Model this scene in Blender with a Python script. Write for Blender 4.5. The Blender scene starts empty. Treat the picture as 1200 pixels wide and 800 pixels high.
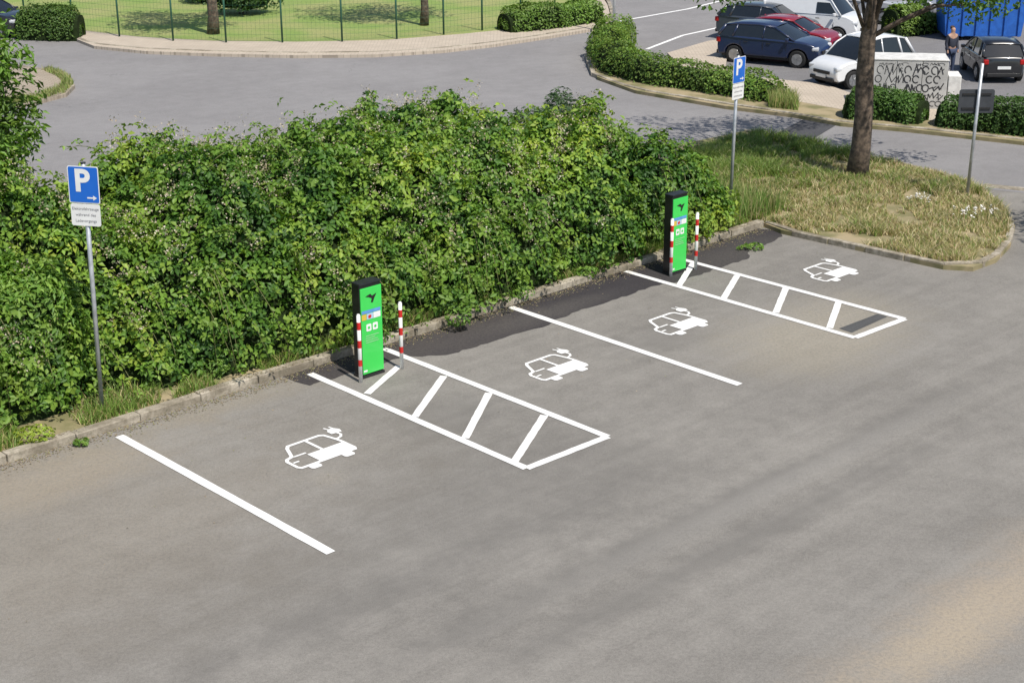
import bpy, bmesh, math, random
import numpy as np
from mathutils import Vector, Matrix, noise
rng = np.random.default_rng(7); random.seed(7); np.random.seed(7)
PI = math.pi
col = bpy.context.scene.collection
# ------------------------------------------------------------ camera
H = 8.8; FPX = 1855.0
th = math.atan(676/1855); rho = math.radians(-0.3)
fw = Vector((0, math.cos(th), -math.sin(th)))
r0 = Vector((1,0,0)); u0 = Vector((0, math.sin(th), math.cos(th)))
rt = r0*math.cos(rho)+u0*math.sin(rho); up = -r0*math.sin(rho)+u0*math.cos(rho)
cam = bpy.data.cameras.new('camera'); co = bpy.data.objects.new('camera', cam); col.objects.link(co)
cam.sensor_width = 36; cam.lens = FPX/1200*36; cam.clip_end = 3000; cam.clip_start = .1
co.matrix_world = Matrix(((rt.x, up.x, -fw.x, 0), (rt.y, up.y, -fw.y, 0), (rt.z, up.z, -fw.z, H), (0,0,0,1)))
bpy.context.scene.camera = co
def G(px, py, z=0.0):
    d = fw + rt*((px-600)/FPX) + up*((400-py)/FPX)
    t = (H-z)/(-d.z)
    return Vector((d.x*t, d.y*t, z))
S0 = G(140, 511); SD = (G(800,303)-S0).normalized(); DD = Vector((SD.y, -SD.x, 0))
def L(s, b, z=0.0): return S0+SD*s-DD*b+Vector((0,0,z))
ANG = math.atan2(SD.y, SD.x)
# ------------------------------------------------------------ object helpers
def tag(o, label=None, cat=None, group=None, kind=None):
    if label: o['label'] = label
    if cat: o['category'] = cat
    if group: o['group'] = group
    if kind: o['kind'] = kind
    return o
def empty(name, loc, rz=0):
    o = bpy.data.objects.new(name, None); col.objects.link(o); o.location = loc; o.rotation_euler = (0,0,rz); o.empty_display_size = .2
    return o
def link_mesh(name, me, mat, parent=None):
    o = bpy.data.objects.new(name, me); col.objects.link(o)
    if mat: me.materials.append(mat)
    if parent: o.parent = parent
    return o
class MB:
    def __init__(s): s.v = []; s.f = []; s.sm = []
    def add(s, vs, fs, smooth=False):
        n = len(s.v); s.v += [tuple(v) for v in vs]
        for f in fs: s.f.append([i+n for i in f]); s.sm.append(smooth)
        return s
    def box(s, c, d, M=None):
        vs = [Vector((x*d[0]/2, y*d[1]/2, z*d[2]/2)) for x in (-1,1) for y in (-1,1) for z in (-1,1)]
        if M: vs = [M @ v for v in vs]
        vs = [v+Vector(c) for v in vs]
        return s.add(vs, [(0,1,3,2),(4,6,7,5),(0,4,5,1),(2,3,7,6),(0,2,6,4),(1,5,7,3)])
    def tube(s, pts, rad, n=10, cap=True):
        pts = [Vector(p) for p in pts]
        if not hasattr(rad, '__len__'): rad = [rad]*len(pts)
        vs = []
        ref = None
        for i, p in enumerate(pts):
            d = (pts[min(i+1,len(pts)-1)]-pts[max(i-1,0)]).normalized()
            if ref is None: ref = Vector((1,0,0)) if abs(d.x) < .8 else Vector((0,1,0))
            a = d.cross(ref).normalized(); b = d.cross(a)
            for k in range(n):
                t = 2*PI*k/n
                vs.append(p+(a*math.cos(t)+b*math.sin(t))*rad[i])
        fs = []
        for i in range(len(pts)-1):
            for k in range(n):
                fs.append((i*n+k, i*n+(k+1)%n, (i+1)*n+(k+1)%n, (i+1)*n+k))
        s.add(vs, fs, True)
        if cap:
            m = len(s.v)-len(vs)
            s.f.append([m+k for k in range(n)][::-1]); s.sm.append(False)
            e = m+(len(pts)-1)*n
            s.f.append([e+k for k in range(n)]); s.sm.append(False)
        return s
    def prism_y(s, poly, y0, y1):   # poly in x,z
        n = len(poly)
        vs = [(p[0],y0,p[1]) for p in poly]+[(p[0],y1,p[1]) for p in poly]
        fs = [list(range(n)), list(range(n,2*n))[::-1]]+[(i,i+n,(i+1)%n+n,(i+1)%n) for i in range(n)]
        return s.add(vs, fs)
    def build(s, name, mat, parent=None, bevel=0, seg=2, smooth=None, tri=False):
        me = bpy.data.meshes.new(name); me.from_pydata(s.v, [], s.f)
        me.polygons.foreach_set('use_smooth', [bool(x) if smooth is None else smooth for x in s.sm])
        bm = bmesh.new(); bm.from_mesh(me)
        if tri: bmesh.ops.triangulate(bm, faces=[f for f in bm.faces if len(f.verts) > 4])
        bmesh.ops.recalc_face_normals(bm, faces=bm.faces); bm.to_mesh(me); bm.free()
        o = link_mesh(name, me, mat, parent)
        if bevel:
            m = o.modifiers.new('bevel', 'BEVEL'); m.width = bevel; m.segments = seg; m.limit_method = 'ANGLE'; m.angle_limit = math.radians(35)
        return o
def sheet(name, pts, z, mat, z0=None, kind='structure'):
    bm = bmesh.new()
    top = [bm.verts.new((p[0],p[1],z)) for p in pts]
    f = bm.faces.new(top); f.normal_update()
    if f.normal.z < 0: f.normal_flip()
    if z0 is not None:
        bot = [bm.verts.new((p[0],p[1],z0)) for p in pts]
        n = len(pts)
        for i in range(n): bm.faces.new((top[i], top[(i+1)%n], bot[(i+1)%n], bot[i]))
        bmesh.ops.recalc_face_normals(bm, faces=bm.faces)
    bmesh.ops.triangulate(bm, faces=[f for f in bm.faces if len(f.verts) > 4])
    me = bpy.data.meshes.new(name); bm.to_mesh(me); bm.free()
    o = link_mesh(name, me, mat); o['kind'] = kind
    return o
# ------------------------------------------------------------ materials
class NB:
    def __init__(s, name):
        s.m = bpy.data.materials.new(name); s.m.use_nodes = True; s.nt = s.m.node_tree
        s.bs = s.nt.nodes['Principled BSDF']; s.out = s.nt.nodes['Material Output']
    def n(s, t, props=None, **ins):
        nd = s.nt.nodes.new(t)
        for k, v in (props or {}).items(): setattr(nd, k, v)
        for k, v in ins.items():
            key = int(k[1:]) if k[0] == '_' and k[1:].isdigit() else k.replace('_', ' ')
            s.set(nd.inputs[key], v)
        return nd
    def set(s, inp, v):
        if isinstance(v, bpy.types.NodeSocket): s.nt.links.new(v, inp)
        else: inp.default_value = v
    def math(s, op, a, b=0.0, clamp=False):
        nd = s.n('ShaderNodeMath', {'operation': op, 'use_clamp': clamp}, _0=a, _1=b); return nd.outputs[0]
    def mix(s, f, a, b):
        nd = s.n('ShaderNodeMix', {'data_type': 'RGBA'}); s.set(nd.inputs[0], f)
        s.set(nd.inputs[6], a if isinstance(a, bpy.types.NodeSocket) else (*a[:3],1)); s.set(nd.inputs[7], b if isinstance(b, bpy.types.NodeSocket) else (*b[:3],1))
        return nd.outputs[2]
    def noise(s, vec, scale, detail=3, rough=.55): return s.n('ShaderNodeTexNoise', None, Vector=vec, Scale=scale, Detail=detail, Roughness=rough).outputs[0]
    def coord(s): return s.n('ShaderNodeTexCoord').outputs['Object']
    def rng_(s, v, a, b, c=0.0, d=1.0): return s.n('ShaderNodeMapRange', {'interpolation_type': 'SMOOTHSTEP'}, Value=v, From_Min=a, From_Max=b, To_Min=c, To_Max=d).outputs[0]
    def bump(s, h, st, dist): s.set(s.bs.inputs['Normal'], s.n('ShaderNodeBump', None, Height=h, Strength=st, Distance=dist).outputs[0])
def plain(name, c, rough=.5, metal=0, spec=.5, c2=None, scale=6, coat=0, bump=0):
    b = NB(name); b.bs.inputs['Roughness'].default_value = rough; b.bs.inputs['Metallic'].default_value = metal
    b.bs.inputs['Specular IOR Level'].default_value = spec
    if coat: b.bs.inputs['Coat Weight'].default_value = coat; b.bs.inputs['Coat Roughness'].default_value = .05
    if c2 is None: c2 = tuple(x*.82 for x in c)
    nz = b.noise(b.coord(), scale, 5)
    b.set(b.bs.inputs['Base Color'], b.mix(b.rng_(nz, .35, .65), c, c2))
    if bump: b.bump(nz, bump, .02)
    return b.m
def asphalt(name, dark, light, stains=(), streak=.3, cracks=.35):
    b = NB(name); c = b.coord()
    m1 = b.n('ShaderNodeMapping', None, Vector=c, Rotation=(0,0,-ANG)).outputs[0]
    m2 = b.n('ShaderNodeMapping', None, Vector=m1, Scale=(.035,1.8,1)).outputs[0]
    big = b.noise(c, .28, 8, .65); st = b.noise(m2, 1.2, 8, .72); mid = b.noise(c, 2.6, 8, .72); fine = b.noise(c, 22, 3, .8); vf = b.noise(c, 70, 2, .8)
    v = b.math('MULTIPLY', b.rng_(big, .3, .7), .34-streak*.4)
    v = b.math('ADD', v, b.math('MULTIPLY', b.rng_(st, .3, .7), streak))
    v = b.math('ADD', v, b.math('MULTIPLY', b.rng_(mid,.33,.67), .17))
    v = b.math('ADD', v, b.math('MULTIPLY', b.rng_(fine,.32,.68), .25))
    v = b.math('ADD', v, b.math('MULTIPLY', b.rng_(vf,.34,.66), .30))
    base = b.mix(v, dark, light)
    for (p, R, cc, s, sx) in stains:
        mp = b.n('ShaderNodeMapping', None, Vector=m1, Location=(-(p.x*math.cos(ANG)+p.y*math.sin(ANG)), -(-p.x*math.sin(ANG)+p.y*math.cos(ANG)), 0)).outputs[0]
        mp = b.n('ShaderNodeMapping', None, Vector=mp, Scale=(sx,1,1)).outputs[0]
        d = b.n('ShaderNodeVectorMath', {'operation': 'LENGTH'}, _0=mp).outputs['Value']
        d = b.math('ADD', d, b.math('MULTIPLY', b.math('SUBTRACT', big, .5), R*1.6))
        d = b.math('ADD', d, b.math('MULTIPLY', b.math('SUBTRACT', mid, .5), R*.9))
        f = b.math('MULTIPLY', b.rng_(d, R*.1, R, 1, 0), s)
        f = b.math('MULTIPLY', f, b.rng_(fine, .3, .65, .4, 1))
        base = b.mix(f, base, cc)
    if cracks:
        wv = b.n('ShaderNodeVectorMath', {'operation': 'ADD'}, _0=c, _1=b.n('ShaderNodeTexNoise', None, Vector=c, Scale=1.3, Detail=4).outputs[1]).outputs[0]
        vo = b.n('ShaderNodeTexVoronoi', {'feature': 'DISTANCE_TO_EDGE'}, Vector=wv, Scale=.22).outputs[0]
        cr = b.math('MULTIPLY', b.rng_(vo, .0, .005, 1, 0), b.rng_(b.noise(c, .4, 2), .52, .62))
        base = b.mix(b.math('MULTIPLY', cr, cracks), base, tuple(x*.4 for x in dark))
    b.set(b.bs.inputs['Base Color'], base); b.bs.inputs['Roughness'].default_value = .9; b.bs.inputs['Specular IOR Level'].default_value = .25
    b.bump(b.math('ADD', fine, vf), .6, .014)
    return b.m
def leafmat(name, trans=.28):
    b = NB(name); a = b.n('ShaderNodeAttribute', {'attribute_name': 'Col'}).outputs['Color']
    b.set(b.bs.inputs['Base Color'], a); b.bs.inputs['Roughness'].default_value = .5; b.bs.inputs['Specular IOR Level'].default_value = .35
    hs = b.n('ShaderNodeHueSaturation', None, Hue=.485, Saturation=1.1, Value=1.6, Color=a).outputs[0]
    tr = b.n('ShaderNodeBsdfTranslucent', None, Color=hs).outputs[0]
    mx = b.n('ShaderNodeMixShader', None, _0=trans, _1=b.bs.outputs[0], _2=tr).outputs[0]
    b.set(b.out.inputs[0], mx)
    return b.m
TAN = (.31,.265,.20)
M = {}
M['lot'] = asphalt('lot_asphalt', (.118,.110,.099), (.298,.281,.254), [
    (G(30,640), 4.0, TAN, .30, .6), (G(960,392), 2.0, (.37,.33,.255), .6, .7), (G(1185,690), 1.0, (.40,.325,.24), .65, .20), (G(1110,745), .6, (.40,.335,.245), .6, .22),
    (G(590,590), 2.6, (.125,.12,.113), .25, .35), (G(60,560), 1.0, (.34,.285,.21), .5, .3), (G(250,480), .5, (.32,.275,.205), .45, .15),
    (G(830,600), .40, (.12,.115,.108), .45, .05), (G(860,640), .35, (.12,.115,.108), .4, .05), (G(930,560), .30, (.31,.295,.27), .45, .05), (G(480,680), .5, (.12,.115,.11), .25, .08), (G(540,480), .8, (.12,.115,.108), .35, .5), (G(770,400), .8, (.125,.12,.113), .35, .5), (G(385,560), .35, (.33,.30,.25), .4, .8)], streak=.20, cracks=.12)
M['road'] = asphalt('road_asphalt', (.165,.158,.158), (.295,.285,.283), [], streak=.10, cracks=.3)
M['farlot'] = asphalt('far_lot_asphalt', (.13,.125,.127), (.23,.225,.227), [], streak=.1)
M['dark'] = asphalt('fresh_asphalt', (.018,.016,.020), (.060,.055,.058), [(G(500,405), 1.6, (.13,.115,.10), .45, .4), (G(650,365), .5, (.12,.11,.10), .5, .2), (G(860,300), 1.2, (.12,.11,.095), .45, .4)], streak=.08, cracks=0)
def paving(name, c1, c2):
    b = NB(name); c = b.coord()
    br = b.n('ShaderNodeTexBrick', None, Vector=c, Scale=2.2, Mortar_Size=.02, Color1=(*c1,1), Color2=(*c2,1), Mortar=(*[x*.6 for x in c2],1)).outputs[0]
    cc = b.mix(b.rng_(b.noise(c, 1.1, 6, .65), .35, .65, 0, .5), br, tuple(x*.8 for x in c2))
    b.set(b.bs.inputs['Base Color'], cc); b.bs.inputs['Roughness'].default_value = .95; return b.m
M['path'] = paving('tan_paving', (.53,.455,.365), (.47,.40,.32))
M['brown'] = paving('brown_paving', (.40,.34,.265), (.33,.275,.21))
def mk_kerb():
    b = NB('kerb_concrete'); c = b.coord()
    n1 = b.noise(c, 1.6, 7, .7); n2 = b.noise(c, 14, 4, .7)
    cc = b.mix(b.rng_(n1, .34, .62), (.46,.41,.33), (.20,.17,.125)); cc = b.mix(b.rng_(n2, .45, .7, 0, .6), cc, (.13,.12,.08))
    b.set(b.bs.inputs['Base Color'], cc); b.bs.inputs['Roughness'].default_value = .95; b.bump(n2, .6, .02); return b.m
M['kerb'] = mk_kerb()
M['soil'] = plain('dry_soil', (.34,.275,.165), 1, c2=(.17,.16,.07), scale=1.6, bump=.6)
M['ground'] = plain('grassy_ground', (.12,.13,.05), 1, c2=(.07,.09,.03), scale=.8)
def mk_lawn():
    b = NB('lawn'); c = b.coord()
    f = b.rng_(b.noise(c, .5, 4), .35, .65); g = b.noise(c, 22, 3, .7)
    cc = b.mix(f, (.24,.34,.08), (.38,.37,.15)); cc = b.mix(b.rng_(g,.3,.7,0,.6), cc, (.14,.21,.05))
    b.set(b.bs.inputs['Base Color'], cc); b.bs.inputs['Roughness'].default_value = 1; b.bump(g, .8, .05); return b.m
M['lawn'] = mk_lawn()
def mk_paint():
    b = NB('road_paint'); c = b.coord()
    f = b.math('MULTIPLY', b.rng_(b.noise(c, 30, 4, .7), .50, .72), .55)
    f2 = b.math('MULTIPLY', b.rng_(b.noise(c, 2.2, 4), .5, .8), .35)
    cc = b.mix(b.math('MAXIMUM', f, f2), (.80,.795,.775), (.47,.455,.43))
    b.set(b.bs.inputs['Base Color'], cc); b.bs.inputs['Roughness'].default_value = .7; return b.m
M['paint'] = mk_paint()
M['leaf'] = leafmat('leaf'); M['blade'] = leafmat('grass_blade', .2); M['petal'] = leafmat('petal', .15)
M['core'] = plain('painted_inner_shade', (.022,.036,.012), 1, c2=(.013,.021,.007), scale=4, spec=.1)  # near-black colour paints in the shade inside the foliage
M['bark'] = plain('bark', (.16,.12,.088), .95, c2=(.06,.046,.035), scale=9, bump=1.0)
M['steel'] = plain('galvanised_steel', (.55,.57,.60), .45, .5, c2=(.40,.42,.44), scale=8)
M['blue'] = plain('sign_blue', (.010,.13,.56), .35, c2=(.012,.14,.60))
M['white'] = plain('sign_white', (.82,.82,.81), .4, c2=(.76,.76,.75))
M['ink'] = plain('sign_ink', (.18,.18,.20), .6)
M['green'] = plain('charger_green', (.045,.58,.085), .35, c2=(.05,.62,.095), scale=2, coat=.3)
M['black'] = plain('black_casing', (.012,.012,.013), .35, c2=(.02,.02,.02))
M['red'] = plain('reflective_red', (.60,.020,.016), .4, c2=(.50,.018,.015))
M['bwhite'] = plain('reflective_white', (.82,.81,.79), .4, c2=(.74,.73,.70), scale=12)
M['yellow'] = plain('yellow_sticker', (.75,.55,.08), .5)
M['lblue'] = plain('blue_sticker', (.12,.33,.70), .5); M['pblue'] = plain('pale_blue_sticker', (.45,.62,.78), .5)
M['tyre'] = plain('rubber', (.018,.018,.018), .85)
M['rim'] = plain('alloy', (.45,.46,.47), .3, .8)
M['glass'] = plain('car_glass', (.012,.015,.018), .06, spec=.8, c2=(.014,.017,.02))
M['trim'] = plain('dark_trim', (.02,.02,.021), .55)
M['lamp'] = plain('lamp_glass', (.62,.64,.66), .12, spec=.8); M['tail'] = plain('tail_lamp', (.42,.012,.010), .2)
def paint(name, c): return plain(name, c, .28, 0, .6, c2=tuple(x*.97 for x in c), coat=.8)
M['fence'] = plain('green_wire', (.025,.10,.06), .5)
M['conc'] = plain('grey_concrete', (.50,.495,.48), .9, c2=(.40,.395,.385), scale=2.5, bump=.3)
M['graf'] = plain('spray_paint', (.035,.035,.04), .6)
M['bin'] = plain('blue_container', (.02,.13,.50), .5, c2=(.015,.10,.40))
M['signback'] = plain('sign_back', (.055,.06,.07), .5)
M['skin'] = plain('skin', (.45,.27,.19), .6); M['cloth'] = plain('dark_jacket', (.035,.04,.06), .9); M['jeans'] = plain('blue_trousers', (.05,.07,.13), .9); M['hair'] = plain('brown_hair', (.05,.03,.02), .8)
# ------------------------------------------------------------ foliage helpers
def unit(a): return a/np.maximum(np.linalg.norm(a, axis=-1, keepdims=True), 1e-9)
def raw_mesh(name, V, tris, C, mat, parent):
    me = bpy.data.meshes.new(name); nv = len(V); nt = len(tris)
    me.vertices.add(nv); me.vertices.foreach_set('co', V.astype(np.float32).ravel())
    me.loops.add(nt*3); me.loops.foreach_set('vertex_index', tris.astype(np.int32).ravel())
    me.polygons.add(nt); me.polygons.foreach_set('loop_start', (np.arange(nt)*3).astype(np.int32))
    me.update(calc_edges=True)
    at = me.color_attributes.new('Col', 'FLOAT_COLOR', 'POINT')
    at.data.foreach_set('color', np.concatenate([np.clip(C,0,.9), np.ones((nv,1))], 1).astype(np.float32).ravel())
    o = link_mesh(name, me, mat, parent)
    if parent: o.location = -Vector(parent.location)
    return o
def leaf_mesh(name, C, N, size, colr, mat, parent=None, ratio=.55, T=None, fold=.3):
    n = len(C); N = unit(N)
    if T is None: T = rng.normal(size=(n,3))
    T = unit(T - N*(T*N).sum(1, keepdims=True)); B = np.cross(N, T)
    a = (size*rng.uniform(.6,1.3,n)/2)[:,None]
    v0 = C-T*a; v2 = C+T*a-N*a*.25
    v1 = C+B*a*ratio+N*a*fold; v3 = C-B*a*ratio+N*a*fold
    V = np.stack([v0,v1,v2,v3], 1).reshape(-1,3)
    i = np.arange(n)*4
    tr = np.stack([i,i+1,i+2,i,i+2,i+3], 1).reshape(-1,3)
    return raw_mesh(name, V, tr, np.repeat(colr, 4, 0), mat, parent)
def compound(C, N, colr, k=5, r=.07):
    n = len(C); N = unit(N); T = rng.normal(size=(n,3)); T = unit(T-N*(T*N).sum(1,keepdims=True)); B = np.cross(N,T)
    Cs=[];Ns=[];Ts=[];Cc=[]
    for j in range(k):
        a = 2*PI*j/k+rng.normal(0,.15,n)
        d = T*np.cos(a)[:,None]+B*np.sin(a)[:,None]
        Cs.append(C+d*r+rng.normal(0,.012,(n,3))); Ts.append(d); Ns.append(unit(N+rng.normal(0,.28,(n,3))+d*.25)); Cc.append(colr*rng.uniform(.85,1.15,(n,1)))
    return np.concatenate(Cs), np.concatenate(Ns), np.concatenate(Ts), np.concatenate(Cc)
def pal(n, cols, w=None, var=.18):
    cols = np.array(cols); i = rng.choice(len(cols), n, p=w)
    return cols[i]*rng.uniform(1-var, 1+var, (n,1))
def nz3(p, s, o=0): return np.array([noise.noise((q[0]*s+o, q[1]*s, q[2]*s)) for q in p])
def blades(name, P, h, w, colr, lean=.35, parent=None):
    n = len(P); a = rng.uniform(0, 2*PI, n); d = np.stack([np.cos(a), np.sin(a), np.zeros(n)], 1)
    b = rng.uniform(0, 2*PI, n); e = np.stack([np.cos(b), np.sin(b), np.zeros(n)], 1)*(rng.uniform(0,lean,n)*h)[:,None]
    z = np.zeros((n,3)); z[:,2] = h
    v0 = P-d*w/2; v1 = P+d*w/2; v2 = P+z*.6+e*.35+d*w*.35; v3 = P+z*.6+e*.35-d*w*.35; v4 = P+z+e
    V = np.stack([v0,v1,v2,v3,v4],1).reshape(-1,3); i = np.arange(n)*5
    tr = np.stack([i,i+1,i+2,i,i+2,i+3,i+3,i+2,i+4],1).reshape(-1,3)
    return raw_mesh(name, V, tr, np.repeat(colr,5,0), M['blade'], parent)
def inpoly(P, poly):
    x, y = P[:,0], P[:,1]; r = np.zeros(len(P), bool); n = len(poly)
    for i in range(n):
        x0,y0 = poly[i][0],poly[i][1]; x1,y1 = poly[(i+1)%n][0],poly[(i+1)%n][1]
        c = ((y0 > y) != (y1 > y)) & (x < (x1-x0)*(y-y0)/((y1-y0) or 1e-9)+x0); r ^= c
    return r
def scatter(poly, n, z=0.):
    xs = [p[0] for p in poly]; ys = [p[1] for p in poly]; out = []; tot = 0
    while tot < n:
        P = np.stack([rng.uniform(min(xs),max(xs),n), rng.uniform(min(ys),max(ys),n), np.full(n,z)],1); P = P[inpoly(P, poly)]; out.append(P); tot += len(P)
    return np.concatenate(out)[:n]
def bush(name, base, radii, n, size, cols, label, cat, group=None, ratio=.5, stemmed=True, w=None, core=True, wob=.35):
    base = Vector(base); root = empty(name, base); tag(root, label, cat, group)
    c = np.array(base)+np.array([0,0,radii[2]*.95])
    D = unit(rng.normal(size=(n,3))); D[:,2] = np.where(D[:,2] < -.6, -D[:,2], D[:,2])
    rr = 1+wob*nz3(D*np.array(radii), 1.6, base.x)+.2*nz3(D*np.array(radii), 4.0, base.y)
    rr *= 1-np.abs(rng.normal(0,.13,n))
    P = c+D*np.array(radii)*rr[:,None]; P[:,2] = np.maximum(P[:,2], base.z+.03)
    shade = nz3(P, 1.2, 9)
    cc = pal(n, cols, w)*(1+.45*shade[:,None])
    Nn = unit(D+rng.normal(0,.5,(n,3))+np.array([0,0,.5]))
    leaf_mesh('foliage', P, Nn, size, cc, M['leaf'], root, ratio)
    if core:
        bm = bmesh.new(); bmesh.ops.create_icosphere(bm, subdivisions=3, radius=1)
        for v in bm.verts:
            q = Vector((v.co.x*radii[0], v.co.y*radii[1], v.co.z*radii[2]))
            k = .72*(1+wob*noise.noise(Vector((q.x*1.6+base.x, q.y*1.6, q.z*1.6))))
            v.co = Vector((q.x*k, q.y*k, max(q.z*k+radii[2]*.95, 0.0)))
        me = bpy.data.meshes.new('shade_core'); bm.to_mesh(me); bm.free(); link_mesh('shade_core', me, M['core'], root)  # solid filler behind the leaves, inner shade put into its colour
    if stemmed:
        for k in range(4):
            a = k*1.57; MB().tube([(0.04*math.cos(a),.04*math.sin(a),0),(radii[0]*.35*math.cos(a),radii[1]*.35*math.sin(a),radii[2]*.8)], [.012 if radii[0] < .5 else .02,.006], 6).build('stem', M['bark'], root)
    return root
def hedge(name, path, width, heights, n, size, cols, label, group='clipped hedges beside the far road'):
    path = [Vector(p) for p in path]; root = empty(name, path[0]); tag(root, label, 'hedge', group)
    seg = [(path[i+1]-path[i]).length for i in range(len(path)-1)]; cum = np.concatenate([[0], np.cumsum(seg)])
    PX = np.array([[p.x,p.y] for p in path]); HH = np.array(heights)
    def at(t): return np.stack([np.interp(t,cum,PX[:,0]), np.interp(t,cum,PX[:,1])],1), np.interp(t,cum,HH)
    t = rng.uniform(0, cum[-1], n); p, h = at(t); p2, _ = at(np.minimum(t+.05,cum[-1])); p1, _ = at(np.maximum(t-.05,0)); d = unit(p2-p1); nn = np.stack([d[:,1],-d[:,0]],1)
    ph = rng.uniform(0, PI, n); ex = .65
    cx = np.sign(np.cos(ph))*np.abs(np.cos(ph))**ex; cz = np.abs(np.sin(ph))**ex
    endf = np.clip(np.minimum(t, cum[-1]-t)/.35+.35, 0, 1)
    P = np.zeros((n,3)); P[:,:2] = p+nn*(cx*width/2*endf)[:,None]; P[:,2] = cz*h*endf+.02
    wob = nz3(P, 1.3, 3); k = 1-np.abs(rng.normal(0,.09,n))+.26*wob+np.where(rng.uniform(size=n) < .06, .12, 0)
    ctr = np.zeros((n,3)); ctr[:,:2] = p; ctr[:,2] = h*.3
    P = ctr+(P-ctr)*k[:,None]
    N_ = np.zeros((n,3)); N_[:,:2] = nn*cx[:,None]; N_[:,2] = cz+.4
    cc = pal(n, cols)*(1+.5*nz3(P,1.1,5)[:,None])
    leaf_mesh('foliage', P, unit(N_+rng.normal(0,.5,(n,3))), size, cc, M['leaf'], root)
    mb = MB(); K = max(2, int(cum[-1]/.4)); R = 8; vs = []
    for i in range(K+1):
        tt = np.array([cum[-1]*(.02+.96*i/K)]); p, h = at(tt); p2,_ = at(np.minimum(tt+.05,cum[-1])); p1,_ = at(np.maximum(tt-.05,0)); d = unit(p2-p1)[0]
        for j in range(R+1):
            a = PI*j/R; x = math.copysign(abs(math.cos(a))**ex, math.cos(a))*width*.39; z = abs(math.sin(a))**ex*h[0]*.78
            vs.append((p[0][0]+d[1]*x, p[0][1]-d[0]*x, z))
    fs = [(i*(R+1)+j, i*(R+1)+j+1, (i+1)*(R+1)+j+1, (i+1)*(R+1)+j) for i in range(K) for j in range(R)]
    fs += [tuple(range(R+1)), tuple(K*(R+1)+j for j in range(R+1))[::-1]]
    mb.add(vs, fs); o = mb.build('shade_core', M['core'], root); o.location = -Vector(root.location)  # opaque filler inside the hedge, coloured as shade
    return root
def tree(name, base, hgt, tr, crown_c, crown_r, nclump, per, size, cols, label, group=None, extra=(), lean=(0,0), clump_r=.55, fork=.5, ratio=.55):
    base = Vector(base); root = empty(name, base); tag(root, label, 'tree', group)
    mb = MB(); K = 9
    top = Vector((lean[0], lean[1], hgt))
    pts = [Vector((0,0,-.05))+top*(i/K)+Vector((math.sin(i*1.3)*.04, math.cos(i*1.7)*.04, 0))*(1 if i else 0) for i in range(K+1)]
    rad = [tr*(1.35 if i == 0 else 1.08 if i == 1 else (1-.7*max(0,(i/K-.3))/.7)) for i in range(K+1)]
    mb.tube(pts, rad, 14); mb.build('trunk', M['bark'], root)
    cc_ = Vector(crown_c)
    clumps = []
    for i in range(nclump):
        d = Vector(rng.normal(size=3)).normalized(); k = rng.uniform(.35,1)**.5
        clumps.append(cc_+Vector((d.x*crown_r[0]*k, d.y*crown_r[1]*k, d.z*crown_r[2]*k)))
    clumps += [Vector(e) for e in extra]
    lb = MB()
    for c in clumps:
        i = int(K*min(.95, max(fork, fork+.5*rng.uniform(0,1)*(c.z/hgt))))
        a = pts[min(i,K)]
        if a.z > c.z+.6: a = pts[int(K*fork)]
        m = a.lerp(c,.5)+Vector((0,0,.25))+Vector(rng.normal(0,.12,3))
        lb.tube([a, a.lerp(m,.5)+Vector((0,0,.05)), m, m.lerp(c,.6), c], [tr*.28, tr*.2, tr*.13, tr*.08, tr*.03], 6)
    lb.build('limbs', M['bark'], root)
    Cs=[];Ns=[]
    for c in clumps:
        d = rng.normal(size=(per,3)); d = d/np.maximum(1,np.linalg.norm(d,axis=1,keepdims=True)/1.6)
        Cs.append(np.array(base)+np.array(c)+d*clump_r*np.array([1,1,.7])); Ns.append(unit(d)*.5)
    P = np.concatenate(Cs); Nn = np.concatenate(Ns)+rng.normal(0,.5,(len(P),3))+np.array([0,0,.6])
    colr = pal(len(P), cols)*(1+.4*nz3(P,.9,2)[:,None])
    leaf_mesh('crown', P, Nn, size, colr, M['leaf'], root, ratio)
    return root
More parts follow.
